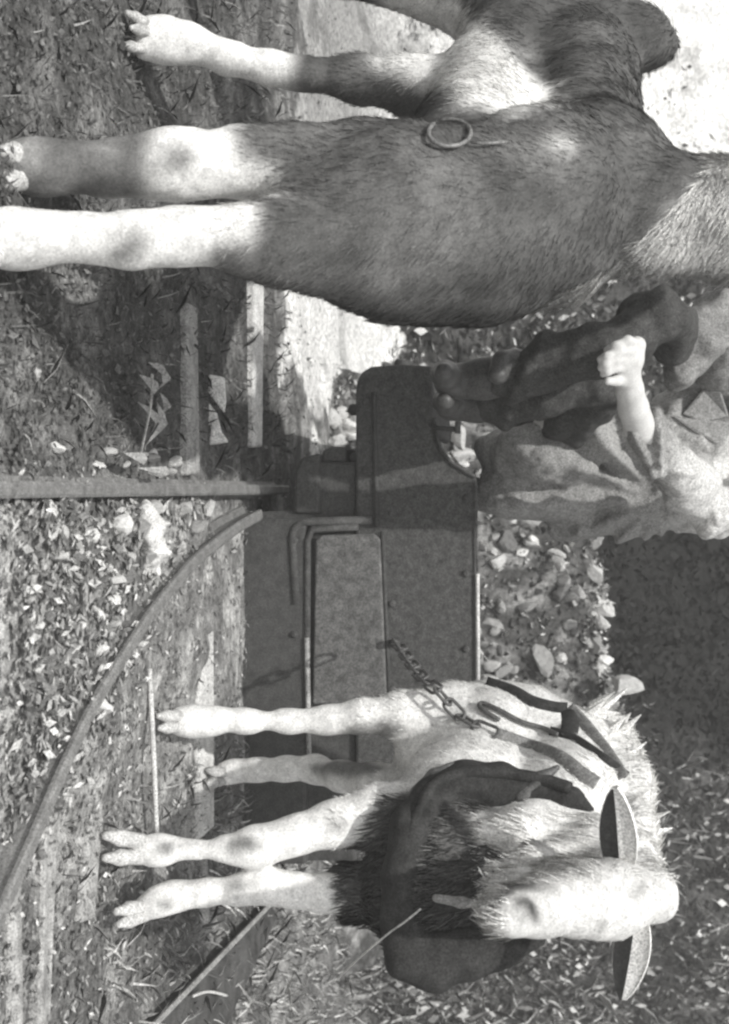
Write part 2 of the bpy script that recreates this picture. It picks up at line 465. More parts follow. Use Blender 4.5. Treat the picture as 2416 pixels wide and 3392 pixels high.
# dark flat strip running out of the frame at lower right
BM = mat('strip_dark', 0.075, rough=0.9, amt=0.6, scale=14, bump=0.5)
pts = [G(892, 2990, .03), G(480, 3415, .03), G(735, 3440, .03), G(925, 3030, .03)]
V = [Vector((p[0], p[1], h)) for h in (-0.03, 0.03) for p in pts]
be = MB().add(V, [(3, 2, 1, 0), (4, 5, 6, 7), (0, 1, 5, 4), (1, 2, 6, 5), (2, 3, 7, 6), (3, 0, 4, 7)]).build('dark_strip', BM, None, bevel=0.006)
tag(be, 'dark beam lying on the grass right of the white goat', 'strip')
ed = MB(); ed.tube([pts[0] + [0, 0, .008], pts[1] + [0, 0, .008]], 0.008, 6); ed.build('pale_edge', M_TIMB, be)

# leaf litter, grass, undergrowth ------------------------------------------------
M_LEAF = mat('dead_leaves', attr=True, amt=0.25, scale=60, bump=0.2, rough=0.9)
def scatter_quads(name, C, size, col, tilt, seed, parent=None, vertical=False):
    r = np.random.default_rng(seed); n = len(C)
    az = r.uniform(0, 2 * math.pi, n); ti = r.normal(0, tilt, n) if not vertical else r.uniform(0.6, 1.5, n)
    d = np.stack([np.cos(az), np.sin(az), np.zeros(n)], 1); up = np.array([0, 0, 1.0])
    s = np.stack([-np.sin(az), np.cos(az), np.zeros(n)], 1)
    dd = d * np.cos(ti)[:, None] + up * np.sin(ti)[:, None]
    nn = np.cross(dd, s)
    L = size[:, None]; Wd = (size * r.uniform(0.35, 0.7, n))[:, None]
    curl = (size * r.uniform(-0.25, 0.35, n))[:, None]
    VV = np.stack([C - dd * L * .5, C + s * Wd * .5 + nn * curl * .3, C + dd * L * .5 + nn * curl, C - s * Wd * .5 + nn * curl * .3], 1).reshape(-1, 3)
    me = mesh_np(name, VV, np.arange(4 * n).reshape(-1, 4), np.repeat(col, 4))
    return tag(link(name, me, M_LEAF, parent), kind='stuff')
def blades(name, C, h, wd, col, seed, lean=0.35):
    r = np.random.default_rng(seed); n = len(C)
    az = r.uniform(0, 2 * math.pi, n)
    s = np.stack([np.cos(az), np.sin(az), np.zeros(n)], 1)
    ln = r.normal(0, lean, (n, 3)); ln[:, 2] = 0
    up = np.array([0, 0, 1.0]); H = h[:, None]; wv = wd[:, None]
    mid = C + up * H * .55 + ln * H * .35; tip = C + up * H * .92 + ln * H
    VV = np.stack([C - s * wv, C + s * wv, mid + s * wv * .7, tip, mid - s * wv * .7], 1).reshape(-1, 3)
    me = mesh_np(name, VV, np.arange(5 * n).reshape(-1, 5), np.repeat(col, 5))
    return tag(link(name, me, M_LEAF), kind='stuff')
n = 15000
y = rng.uniform(-100, 3500, n); x = rng.uniform(-60, 1150, n)
C = np.array([G(a, b) for a, b in zip(x, y)])
C[:, 2] = ground_z(C[:, 0], C[:, 1]) + rng.uniform(0.002, 0.018, n)
keep = (C[:, 1] < 5.4) & (~inpoly(C[:, 0], C[:, 1], SAND) | (rng.random(n) < .4))
C = C[keep]; n = len(C)
u = rng.random(n)
c = np.where(u < .60, rng.uniform(.09, .2, n), np.where(u < .88, rng.uniform(.2, .38, n), rng.uniform(.4, .7, n)))
left = C[:, 0] < -0.1
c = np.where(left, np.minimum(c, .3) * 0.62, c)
scatter_quads('leaf_litter', C, rng.uniform(.007, .022, n) * np.where(rng.random(n) < .06, 1.8, 1), c, 0.35, 3)
n = 3000
C = np.array([G(a, b) for a, b in zip(rng.uniform(-20, 640, n), rng.uniform(1640, 2900, n))])
ok_ = proj(C)[1] < 3027 - 2.2 * proj(C)[0]
C = C[ok_]; n = len(C); C[:, 2] = ground_z(C[:, 0], C[:, 1]) + rng.uniform(.004, .03, n)
u = rng.random(n)
scatter_quads('leaf_litter', C, rng.uniform(.012, .034, n), np.where(u < .45, rng.uniform(.08, .2, n), np.where(u < .8, rng.uniform(.25, .42, n), rng.uniform(.45, .7, n))), .5, 31)
n = 7000
C = np.stack([rng.uniform(-.6, 1.5, n), rng.uniform(4.95, 5.9, n), np.zeros(n)], 1); C[:, 2] = heap_z(C[:, 0], C[:, 1]) + rng.uniform(0, .05, n)
u = rng.random(n)
scatter_quads('leaf_litter', C, rng.uniform(.012, .045, n), np.where(u < .5, rng.uniform(.05, .14, n), np.where(u < .8, rng.uniform(.2, .4, n), rng.uniform(.45, .7, n))), .8, 32)
# grass on the right and thin grass at left
n = 16000
C = np.stack([rng.uniform(0.45, 3.2, n), rng.uniform(2.3, 7.5, n), np.zeros(n)], 1)
C = C[(C[:, 0] > 0.62 + 0.05 * (C[:, 1] - 2.3)) & (rng.random(n) < sstep(2.2, 4.2, C[:, 1]) + .25)]
n = len(C); C[:, 2] = ground_z(C[:, 0], C[:, 1])
cl = fbm(C, 2.5, 2, 61)
blades('grass', C, rng.uniform(.015, .055, n) * (0.5 + cl), rng.uniform(.0025, .005, n), np.where(rng.random(n) < .4, rng.uniform(.3, .6, n), rng.uniform(.08, .25, n)), 8, 0.8)
n = 3500
C = np.stack([rng.uniform(-2.2, -0.1, n), rng.uniform(2.0, 4.3, n), np.zeros(n)], 1); C[:, 2] = ground_z(C[:, 0], C[:, 1])
blades('grass', C, rng.uniform(.015, .05, n), rng.uniform(.0015, .003, n), np.where(rng.random(n) < .12, rng.uniform(.2, .4, n), rng.uniform(.06, .15, n)), 9, 0.8)
# undergrowth on the hillside
n = 46000
C = np.stack([rng.uniform(-3.6, 4.2, n), rng.uniform(5.7, 9.8, n), np.zeros(n)], 1)
sandm = inpoly(C[:, 0], C[:, 1], SAND)
C = C[~sandm | ((rng.random(n) < np.where(C[:, 0] < -.24 * C[:, 1], .12, .5)) & (vnoise(C, 1.6, 68) > .55))]; n = len(C)
cl = fbm(C * [1, 1, 0], 1.8, 3, 66)
C[:, 2] = ground_z(C[:, 0], C[:, 1]) + rng.uniform(0, 1, n) ** 1.5 * (0.12 + 0.75 * sstep(.45, .7, cl))
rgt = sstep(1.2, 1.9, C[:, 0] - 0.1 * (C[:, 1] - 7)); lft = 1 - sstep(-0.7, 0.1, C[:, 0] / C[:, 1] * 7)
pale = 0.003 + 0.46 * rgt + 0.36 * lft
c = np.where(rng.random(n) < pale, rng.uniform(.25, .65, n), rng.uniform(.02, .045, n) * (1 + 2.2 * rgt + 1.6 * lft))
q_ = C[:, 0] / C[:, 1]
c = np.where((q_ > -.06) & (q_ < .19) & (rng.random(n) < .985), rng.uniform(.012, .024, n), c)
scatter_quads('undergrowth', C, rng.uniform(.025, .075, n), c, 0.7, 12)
n = 5000
C = np.stack([rng.uniform(1.2, 4.4, n), rng.uniform(5.5, 9.5, n), np.zeros(n)], 1); C = C[C[:, 0] / C[:, 1] > .2]; n = len(C); C[:, 2] = ground_z(C[:, 0], C[:, 1])
blades('grass', C, rng.uniform(.05, .2, n), rng.uniform(.005, .010, n), np.where(rng.random(n) < .45, rng.uniform(.25, .55, n), rng.uniform(.06, .2, n)), 13, .7)

# pale weed beside the left sleeper
wroot = empty('weed', G(470, 1500), 'drooping weed with pale dry leaves on the ground by the rail', 'weed')
st = MB(); st.tube(spline([G(455, 1560, .01), G(480, 1440, .05), G(500, 1340, .10), G(505, 1240, .12)], 5), .003, 5); st.build('stem', M_TIMB, wroot)
for x0, y0, x1, y1, wd in ((455, 1550, 560, 1570, .012), (460, 1540, 410, 1500, .014), (480, 1480, 520, 1330, .016), (500, 1440, 455, 1330, .012), (500, 1400, 530, 1300, .013), (490, 1330, 460, 1240, .016), (500, 1310, 525, 1210, .016), (505, 1250, 490, 1200, .012), (470, 1560, 520, 1590, .01)):
    a, c_ = G(x0, y0, .03), G(x1, y1, .07); m_ = (a + c_) / 2 + [0, 0, .03]
    sd_ = np.cross(c_ - a, [0, -.5, 1]); sd_ = sd_ / np.linalg.norm(sd_) * wd * .9
    e1 = a * .65 + c_ * .35 + [0, 0, .022]; e2 = a * .25 + c_ * .75 + [0, -.004, .02]
    q = MB(); q.add([a, e1 + sd_ * .8, m_ + sd_ * 1.1, e2 + sd_ * .6, c_, e2 - sd_ * .7, m_ - sd_, e1 - sd_ * .7, m_ + [0, 0, .008]], [(0, 1, 8), (1, 2, 8), (2, 3, 8), (3, 4, 8), (4, 5, 8), (5, 6, 8), (6, 7, 8), (7, 0, 8)])
    q.build('leaf', mat('pale_leaf', .36, amt=.4, scale=60, bump=0), wroot)
# pale broken boards behind the left sleeper
for nm, pl, lab in (('broken_board', ((690, 1240), (745, 1250), (750, 1330), (745, 1370), (690, 1300)), 'short pale broken board standing behind the near left sleeper'),
                    ('split_log', ((690, 1330), (720, 1370), (735, 1430), (760, 1465), (690, 1475), (700, 1420), (680, 1390)), 'pale split log leaning against the near left sleeper end')):
    q = MB(); k = len(pl); Y0 = G(672, 1380)[1] + .03
    V = [W(a, b, Y0) for a, b in pl] + [W(a, b, Y0 + .05) for a, b in pl]
    q.add(V, [tuple(range(k)), tuple(range(2 * k - 1, k - 1, -1))] + [(i, i + k, (i + 1) % k + k, (i + 1) % k) for i in range(k)])
    tag(q.build(nm, mat('bright_timber', .72, amt=.25, scale=25), None, bevel=.006), lab, 'wood')
# twig
q = MB(); q.tube(spline([G(640, 3300, .05), G(690, 3285, .06), G(752, 3298, .06)], 5), .004, 6)
tag(q.build('twig', M_TIMBP, None, True), 'short pale twig lying across the dark beam', 'twig')

# veil added to lift the blacks: thin haze over the whole place
hm = bpy.data.materials.new('added_haze'); hm.use_nodes = True; hn = hm.node_tree; hn.nodes.clear()
pv = hn.nodes.new('ShaderNodeVolumePrincipled'); pv.inputs['Color'].default_value = grey(.9); pv.inputs['Density'].default_value = ADDED_HAZE
ho = hn.nodes.new('ShaderNodeOutputMaterial'); hn.links.new(pv.outputs[0], ho.inputs['Volume'])
hb = MB(); lo_, hi__ = GV.min(0), GV.max(0)
hb.box(((lo_[0] + hi__[0]) / 2, (lo_[1] + hi__[1]) / 2, (lo_[2] + hi__[2]) / 2 + .5), (hi__[0] - lo_[0] + 4, hi__[1] - lo_[1] + 4, hi__[2] - lo_[2] + 3)); tag(hb.build('added_haze', hm), kind='stuff')

# ================================================================== CART
M_CART = mat('cart_black', 0.066, rough=0.7, amt=0.3, scale=30, bump=0.35, spec=0.3)
M_CARTL = mat('cart_grey', 0.125, rough=0.8, amt=0.45, scale=36, bump=0.35, spec=0.3)
M_CARTM = mat('cart_mid', 0.078, rough=0.78, amt=0.4, scale=36, bump=0.35, spec=0.3)
YC = 3.72
cart = empty('rail_cart', tuple(W(740, 1950, YC)), 'dark boxy rail cart with panelled front standing on the track', 'cart')
def slab(name, poly, m, y0, y1, bevel=0.01, parent=None):
    k = len(poly); q = MB()
    V = [W(a, b, YC) + [0, y0, 0] for a, b in poly] + [W(a, b, YC) + [0, y1, 0] for a, b in poly]
    q.add(V, [tuple(range(k)), tuple(range(2 * k - 1, k - 1, -1))] + [(i, i + k, (i + 1) % k + k, (i + 1) % k) for i in range(k)])
    return q.build(name, m, parent or cart, bevel=bevel)
def bar(name, a, b, r, m, y=0, parent=None, mid=()):
    q = MB(); q.tube([W(p[0], p[1], YC) + [0, y, 0] for p in (a,) + tuple(mid) + (b,)], r, 8)
    return q.build(name, m, parent or cart, True)
upper = [(1178, 1300), (1182, 1262), (1198, 1232), (1228, 1214), (1330, 1206), (1430, 1212), (1436, 1390), (1442, 1440), (1458, 1490), (1490, 1530), (1536, 1558), (1574, 1575), (1580, 2620), (1178, 2620)]
body_u = slab('body', upper, M_CARTM, 0, .10)
slab('seat_bench', [(1500, 1570), (1560, 1570), (1566, 1690), (1500, 1690)], M_CART, .102, .62)
slab('deck', [(1190, 1300), (1330, 1260), (1340, 2600), (1190, 2600)], M_CART, .102, 1.1)
slab('lower_box', [(752, 1700), (960, 1690), (985, 1530), (1176, 1530), (1176, 2860), (752, 2860)], M_CART, 0.02, 1.1)
slab('foot_board', [(1400, 1225), (1432, 1225), (1432, 1440), (1400, 1440)], M_CART, .102, .5)
# left frame with teeth
slab('bracket', [(1060, 1490), (1090, 1478), (1140, 1478), (1140, 1531), (1060, 1531)], M_CART, .03, .25)
slab('bracket', [(1148, 1498), (1179, 1492), (1179, 1531), (1148, 1531)], M_CART, .05, .2)
slab('side_beam', [(975, 1560), (1000, 1515), (1060, 1500), (1060, 1700), (975, 1700)], M_CART, 0.0, .5)
# rounded frame bars round the lighter panel
slab('inset_panel', [(1050, 1790), (1070, 1772), (1242, 1768), (1262, 1786), (1285, 2330), (1040, 2330)], M_CARTL, -0.018, 0.0, .006)
bar('frame_bar', (1235, 1722), (985, 2000), .013, M_CARTM, -.012, mid=((1010, 1728), (982, 1745), (972, 1775)))
bar('frame_bar', (1190, 1745), (1020, 2330), .011, M_CARTM, -.012, mid=((1040, 1752), (1022, 1790)))
bar('seam_strip', (1268, 1760), (1292, 2350), .006, M_CART, -.004)
bar('seam_strip', (1240, 1300), (1250, 1745), .008, M_CART, -.004)
bar('panel_edge', (1022, 2110), (1030, 2560), .008, M_TIMB, -.02)
bar('top_edge', (1583, 1900), (1585, 2250), .006, M_TIMBP, -.006)
bar('top_edge', (1578, 1600), (1583, 1895), .004, M_CARTL, -.006)
bar('knob_stem', (1178, 1352), (1150, 1352), .012, M_CART, .06)
q = MB(); q.tube([W(1178, 1352, YC) + [0, .06, 0], W(1170, 1352, YC) + [0, .06, 0], W(1150, 1352, YC) + [0, .06, 0], W(1143, 1352, YC) + [0, .06, 0]], [.012, .018, .018, .008], 10); q.build('knob', M_CART, cart, True)
bar('handrail', (1528, 1128), (1522, 1440), .009, M_CARTL, -.05, mid=((1531, 1250),))
bar('handrail_post', (1526, 1425), (1440, 1420), .008, M_CARTM, -.03)
bar('foot_rim', (1440, 1385), (1578, 1580), .006, M_CARTM, -.004, mid=((1445, 1440), (1462, 1490), (1496, 1532), (1540, 1560)))
bar('filler_cap', (1290, 1196), (1345, 1204), .022, M_CART, .12)
slab('skirt', [(735, 1760), (752, 1720), (1018, 1716), (1018, 2860), (735, 2860)], M_CART, -.015, .03)
for X in (W(760, 1850, YC)[0], W(760, 2620, YC)[0]):
    for Yw in (.25, .85):
        q = MB(); q.tube([(X - .03, YC + Yw, .18), (X + .03, YC + Yw, .18)], .14, 20); q.tube([(X + .03, YC + Yw, .18), (X + .045, YC + Yw, .18)], .165, 20)
        wh = q.build('wheel', M_CART, cart)
        q = MB(); q.tube([(X - .055, YC + Yw, .18), (X - .03, YC + Yw, .18)], .04, 12); q.build('hub', M_CARTL, wh)
# worn chips of paint
for x, y in ((1300, 1700), (1300, 2000), (1300, 2280), (1545, 1650), (1545, 1900), (1545, 2150), (1210, 1330), (1210, 1560), (800, 1790), (800, 2100), (980, 1790), (980, 2100)):
    q = MB(); a = W(x, y, YC) + [0, -.016 if x < 1020 else 0, 0]; q.tube([a + [0, .005, 0], a - [0, .006, 0], a - [0, .010, 0]], [.011, .011, .006], 8); q.build('bolt', M_CARTM, cart)

q = MB(); q.tube([W(1312, 2124, YC) + [0, -.05, 0], W(1316, 2128, YC) + [0, .01, 0]], .012, 8); q.build('tow_hook', M_CART, cart, True)
# ================================================================== OXEN
M_HIDE = mat('hide', attr=True, grain=.22, amt=0.22, scale=50, bump=0.35, rough=0.85, bdist=0.006, spec=0.2)
M_FUR = mat('hair', attr=True, amt=0.15, scale=90, bump=0, rough=0.75, spec=0.25)
M_HOOF = mat('hoof_horn', 0.42, rough=0.6, amt=0.4, scale=40, bump=0.3)
M_HOOFW = mat('hoof_pale', 0.5, rough=0.6, amt=0.3, scale=40, bump=0.3)

def hoof(parent, toes, d, m, r):
    for (x0, y0, x1, y1) in toes:
        V, Q = body_mesh('hoof', [px([(x0, y0, d, r), ((x0 * .4 + x1 * .6), (y0 * .4 + y1 * .6), d - .03, r * .95), (x1, y1, d - .055, r * .55)])], .005, .008)
        o = link('hoof', mesh_np('hoof', V, Q), m, parent, True)

# ---- dark goat at left
DL = 2.4
L_ch = [
    px([(1120, 690, 2.40, 240), (1330, 740, 2.38, 305), (1560, 760, 2.40, 300), (1800, 680, 2.45, 300), (2000, 590, 2.5, 235)]),      # chest and shoulder
    px([(1560, 560, 2.6, 250), (1650, 330, 2.85, 190), (1760, 90, 3.05, 215), (1760, -160, 3.15, 250)]),                                # barrel to rump
    px([(1950, 520, 2.6, 210), (1930, 250, 2.85, 165), (1930, 60, 3.0, 120)]),                                                         # back line
    px([(2040, 100, 2.95, 115), (2130, 130, 2.92, 85), (2185, 155, 2.9, 50)]),                                                           # hip bone
    px([(1950, 660, 2.5, 230), (2180, 700, 2.42, 165), (2400, 720, 2.42, 150), (2640, 690, 2.5, 150)]),                                # neck
    px([(2640, 690, 2.5, 150), (2840, 600, 2.68, 140), (2880, 400, 2.68, 110), (2840, 220, 2.64, 85)]),                                # head above the frame
    px([(2920, 600, 2.58, 55), (2940, 630, 2.48, 40), (2920, 650, 2.42, 12)]), px([(2920, 600, 2.78, 55), (2940, 630, 2.88, 40), (2920, 650, 2.94, 12)]),
    px([(1150, 800, 2.30, 200), (940, 800, 2.26, 135), (800, 795, 2.22, 98), (660, 788, 2.2, 72), (560, 787, 2.2, 72), (440, 797, 2.19, 77), (340, 785, 2.18, 58), (240, 778, 2.18, 56), (120, 782, 2.17, 66), (30, 790, 2.17, 78), (-40, 800, 2.17, 74)]),
    px([(1150, 580, 2.42, 190), (950, 545, 2.40, 120), (800, 535, 2.38, 92), (680, 545, 2.36, 84), (570, 552, 2.34, 96), (490, 560, 2.34, 78), (360, 560, 2.33, 72), (200, 555, 2.32, 76), (90, 550, 2.31, 80), (50, 545, 2.31, 66)]),
    px([(1600, 330, 2.85, 150), (1380, 290, 2.9, 95), (1180, 262, 2.93, 68), (1000, 245, 2.92, 47), (893, 226, 2.91, 42), (744, 186, 2.91, 42), (620, 140, 2.90, 44), (520, 100, 2.89, 40), (470, 85, 2.88, 30)]),
    px([(1700, 40, 3.1, 160), (1400, -60, 3.15, 100), (1100, -90, 3.2, 60), (800, -110, 3.2, 48), (500, -140, 3.2, 45)]),
    px([(640, 165, 2.91, 20), (540, 163, 2.90, 27), (470, 162, 2.89, 26)]),
]
post = lambda p: (fbm(p, 9, 3, 80) - .5) * .022 + (fbm(p * [1, 1, .5], 30, 2, 81) - .5) * .012
LV, LQ = body_mesh('goat', L_ch, .014, .05, post)
LV = smooth_v(LV, LQ, 1)
NECK = [(1850, 985), (2000, 905), (2100, 845), (2230, 710), (2330, 590), (2420, 500), (2800, 500), (2800, 1200), (1850, 1200)]
def dark_col(V):
    x, y, d = proj(V)
    j = (fbm(V, 14, 3, 90) - .5)
    xs = x + j * 120; ys = y + (fbm(V, 14, 3, 91) - .5) * 90
    c = 0.085 + 0.085 * sstep(.35, .75, fbm(V * [1, 1, .45], 13, 3, 92)) + .06 * (vnoise(V * [1, 1, .3], 60, 93) - .5)
    white = (xs < 700) & (y > 655)
    white |= (xs < 860) & (y > 655) & (ys < 800)
    white |= (xs < 770) & (xs > 475) & (y < 655) & (y > 380)
    white |= (xs < 930) & (y < 655) & (y > 380) & (ys > 545)
    white |= (x + j * 40 < 965) & (y < 320) & (d > 2.75)
    white |= inpoly(xs + j * 90, ys + (vnoise(V, 40, 98) - .5) * 70, [(1230, -200), (1440, -60), (1690, 130), (1870, 320), (1690, 385), (1450, 300), (1250, 250)])
    white |= inpoly(xs, ys, NECK) & (d > 2.2)
    c = np.where(white, .78 + .08 * j, c)
    # knee calluses and spots
    def spot(cx, cy, rx, ry, v):
        nonlocal c
        q = ((x + j * 50 - cx) / rx) ** 2 + ((y + j * 50 - cy) / ry) ** 2
        c = np.where((q < 1) & (d < 2.5), v + .1 * j, c)
    spot(435, 815, 60, 44, .10); spot(395, 835, 60, 40, .14); spot(455, 800, 40, 56, .2); spot(590, 525, 62, 56, .14)
    c = np.where((x < 485 + j * 60) & (y < 655) & (y > 380), .13 + .2 * sstep(.5, .75, fbm(V, 22, 2, 94)), c)
    q = ((x - 1860) / 55) ** 2 + ((y - 475) / 22) ** 2; c = np.where((q + j < 1) & (d < 2.6), .7, c)
    return c
def soft(c, Q, it):
    for _ in range(it):
        A = np.zeros_like(c); N_ = np.zeros_like(c); m_ = c[Q].mean(1)
        for k in range(4): np.add.at(A, Q[:, k], m_); np.add.at(N_, Q[:, k], 1)
        c = A / N_
    return c
LC = soft(dark_col(LV), LQ, 3) * (1 + .25 * (vnoise(LV, 55, 99) - .5))
ox1 = empty('goat', tuple(G(250, 500)), 'large dark shaggy goat with white legs standing left of the track', 'goat', 'goats in harness')
link('body', mesh_np('body', LV, LQ, LC), M_HIDE, ox1, True)
def flow1(b, n): return np.stack([.25 + 0 * b[:, 0], .35 + 0 * b[:, 0], -1.0 + 0 * b[:, 0]], 1) + np.stack([(vnoise(b, 5, 95) - .5), (vnoise(b, 5, 96) - .5), .6 * (vnoise(b, 5, 97) - .5)], 1) * 1.3
lx, ly, ld = proj(LV)
fur('coat_hair', LV, LQ, LC, ox1, M_FUR, 90000, lambda b, c: np.where(b[:, 2] > .42, .028, .012), .0016, flow1, .2, 5, .16)
ridge = (inpoly(lx, ly, NECK) & (ld > 2.2) & (lx < 2520)).astype(float)
fur('mane', LV, LQ, np.full(len(LV), .8), ox1, M_FUR, 24000, lambda b, c: .06 + 0 * c, .0013, lambda b, n: np.stack([.9 + 0 * b[:, 0], 0 * b[:, 0], -.55 + 0 * b[:, 0]], 1), .16, 6, .12, mask=ridge + 1e-7)
hoof(ox1, [(0, 765, -70, 740), (0, 840, -70, 865)], 2.15, M_HOOFW, 44)
hoof(ox1, [(70, 520, 10, 500), (70, 590, 10, 600)], 2.29, M_HOOFW, 42)
hoof(ox1, [(490, 80, 420, 42), (495, 108, 436, 92)], 2.87, M_HOOF, 19)
hoof(ox1, [(470, 162, 410, 148)], 2.87, M_HOOF, 18)
hoof(ox1, [(500, -140, 440, -150)], 3.15, M_HOOF, 28)

# ---- white goat at right
R_ch = [
    px([(1480, 2500, 3.12, 175), (1620, 2500, 3.12, 222), (1800, 2530, 3.1, 215), (1900, 2560, 3.05, 190)]),
    px([(1600, 2540, 3.1, 215), (1560, 2700, 2.9, 250), (1500, 2850, 2.78, 260), (1430, 2960, 2.72, 190), (1560, 3020, 2.72, 170)]),
    px([(1880, 2560, 3.05, 195), (1880, 2700, 2.85, 215), (1800, 2830, 2.72, 220)]),
    px([(2010, 2450, 3.1, 85), (2070, 2600, 2.9, 85), (2075, 2760, 2.7, 90), (2090, 2880, 2.56, 90)]),                  # withers line
    px([(1740, 2380, 3.15, 120), (1500, 2370, 3.15, 105)]),                                        # haunch
    px([(1800, 2820, 2.72, 200), (1980, 2880, 2.6, 160), (2080, 2930, 2.5, 120)]),                 # neck
    px([(2150, 2965, 2.44, 88), (2030, 2978, 2.38, 118), (1910, 2990, 2.32, 106), (1790, 3014, 2.26, 80), (1700, 3028, 2.22, 64), (1650, 3030, 2.2, 48)]),      # head
    px([(2000, 2930, 2.46, 95), (1880, 2935, 2.4, 80), (1760, 2985, 2.32, 62)]),                   # jaw
    px([(2120, 2930, 2.46, 75), (2175, 2985, 2.44, 58)]),
    px([(2040, 3072, 2.36, 34), (1985, 3080, 2.335, 30)]), px([(2040, 2905, 2.40, 36), (1980, 2900, 2.37, 32)]),
    px([(1720, 3056, 2.19, 26), (1690, 3062, 2.18, 22)]), px([(1715, 2996, 2.19, 26), (1690, 2996, 2.18, 22)]), px([(1640, 3000, 2.24, 44), (1690, 2985, 2.27, 50)]),
    px([(2180, 2950, 2.40, 40), (2130, 2970, 2.36, 34)]),
    px([(1900, 2760, 2.66, 75), (1720, 2765, 2.62, 55), (1600, 2755, 2.62, 30)]),                  # throat fold, left
    px([(1930, 2840, 2.56, 55), (1780, 2835, 2.52, 34), (1660, 2880, 2.5, 26)]),                   # throat folds
    px([(1850, 2900, 2.45, 45), (1720, 2915, 2.43, 28), (1630, 2925, 2.42, 20)]),
    px([(1480, 2380, 3.12, 110), (1330, 2370, 3.1, 72), (1200, 2372, 3.09, 52), (1080, 2385, 3.1, 41), (950, 2390, 3.1, 36), (820, 2388, 3.09, 36), (700, 2386, 3.08, 41), (640, 2386, 3.08, 45), (600, 2388, 3.07, 44)]),
    px([(1400, 2640, 3.1, 110), (1250, 2600, 3.2, 66), (1130, 2570, 3.3, 46), (1050, 2548, 3.38, 42), (950, 2548, 3.4, 36), (850, 2551, 3.42, 32), (770, 2556, 3.44, 36), (740, 2566, 3.44, 34)]),
    px([(1400, 2740, 2.84, 150), (1250, 2700, 2.8, 100), (1100, 2728, 2.77, 72), (977, 2766, 2.75, 58), (885, 2796, 2.74, 56), (823, 2806, 2.73, 58), (740, 2812, 2.72, 36), (639, 2812, 2.72, 29), (560, 2814, 2.72, 40), (510, 2816, 2.71, 48), (460, 2812, 2.71, 42)]),
    px([(1350, 2930, 2.8, 140), (1200, 2960, 2.78, 80), (1070, 2957, 2.77, 58), (960, 2945, 2.76, 54), (885, 2940, 2.75, 51), (793, 2950, 2.75, 40), (680, 2956, 2.75, 38), (577, 2966, 2.75, 43), (520, 2984, 2.74, 44), (480, 3005, 2.74, 40)]),
]
post = lambda p: (fbm(p, 11, 3, 100) - .5) * .018
RV, RQ = body_mesh('goat', R_ch, .010, .032, post)
RV = smooth_v(RV, RQ, 1)
def white_col(V):
    x, y, d = proj(V)
    j = (fbm(V, 14, 3, 110) - .5); j2 = (fbm(V, 30, 2, 111) - .5)
    c = .78 + .12 * j
    head = d < 2.52
    c = np.where(head, .64 + .22 * j, c)
    q_ = ((x - 2115) / 34) ** 2 + ((y - 2945) / 26) ** 2; c = np.where(head & (q_ + 2 * j < 1), .36, c)  # brow shading painted into the face colour
    q_ = ((x - 1990) / 30) ** 2 + ((y - 3062) / 20) ** 2; c = np.where(head & (q_ + 2 * j < 1), .34, c)  # shading round the eye painted in as well
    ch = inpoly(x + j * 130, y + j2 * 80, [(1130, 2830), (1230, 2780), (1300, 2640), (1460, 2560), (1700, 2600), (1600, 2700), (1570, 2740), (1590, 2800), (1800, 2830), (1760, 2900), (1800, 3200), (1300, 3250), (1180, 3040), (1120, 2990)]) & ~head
    c = np.where(ch, .085 + .10 * (fbm(V * [1, 1, .4], 20, 3, 112) - .3) + .12 * sstep(.55, .8, fbm(V, 9, 2, 113)), c)  # shade under head and collar painted into the chest colour
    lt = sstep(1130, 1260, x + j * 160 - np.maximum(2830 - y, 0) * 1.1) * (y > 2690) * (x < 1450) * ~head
    c = c * (1 - .85 * lt)  # leg tops fade dark: chest shade painted into the hide
    def spot(cx, cy, rx, ry, v):
        nonlocal c
        q = ((x + j * 40 - cx) / rx) ** 2 + ((y + j * 40 - cy) / ry) ** 2
        c = np.where(q < 1, v, c)
    spot(812, 2792, 46, 22, .16); spot(770, 2805, 26, 34, .26); spot(800, 2940, 34, 20, .2); spot(770, 2950, 22, 30, .3); spot(540, 2800, 36, 26, .14); spot(545, 2990, 36, 20, .2); spot(640, 2800, 60, 8, .45)
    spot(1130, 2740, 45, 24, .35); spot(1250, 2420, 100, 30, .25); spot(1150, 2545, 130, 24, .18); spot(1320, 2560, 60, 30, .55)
    c = np.where(head & (x < 1620 + 90 * j), .3, c)
    def crescent(cx, cy, r0, r1, a0, a1, v):
        nonlocal c
        rr = np.hypot(x - cx, (y - cy) * .8) * (1 + .25 * j2); an = np.degrees(np.arctan2(y - cy, x - cx))
        c = np.where(head & (rr > r0) & (rr < r1) & (an > a0) & (an < a1), v, c)
    crescent(1728, 3040, 30, 58, -130, 25, .02); crescent(1728, 3040, 10, 24, -170, 120, .2); crescent(1722, 3036, 74, 98, -178, -70, .12)
    crescent(1980, 2935, 60, 80, -150, -60, .42)
    fs = head & (y < 2960) & (x < 2010)
    c = np.where(fs, c * (1 - .45 * sstep(.5, .72, fbm(V * [1, 1, .35], 26, 2, 114))), c)  # streaks of grey shading painted on the cheek
    return c
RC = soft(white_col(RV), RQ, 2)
ox2 = empty('goat', tuple(G(400, 2750)), 'white goat with horizontal ears and a large dark collar standing right of the track', 'goat', 'goats in harness')
link('body', mesh_np('body', RV, RQ, RC), M_HIDE, ox2, True)
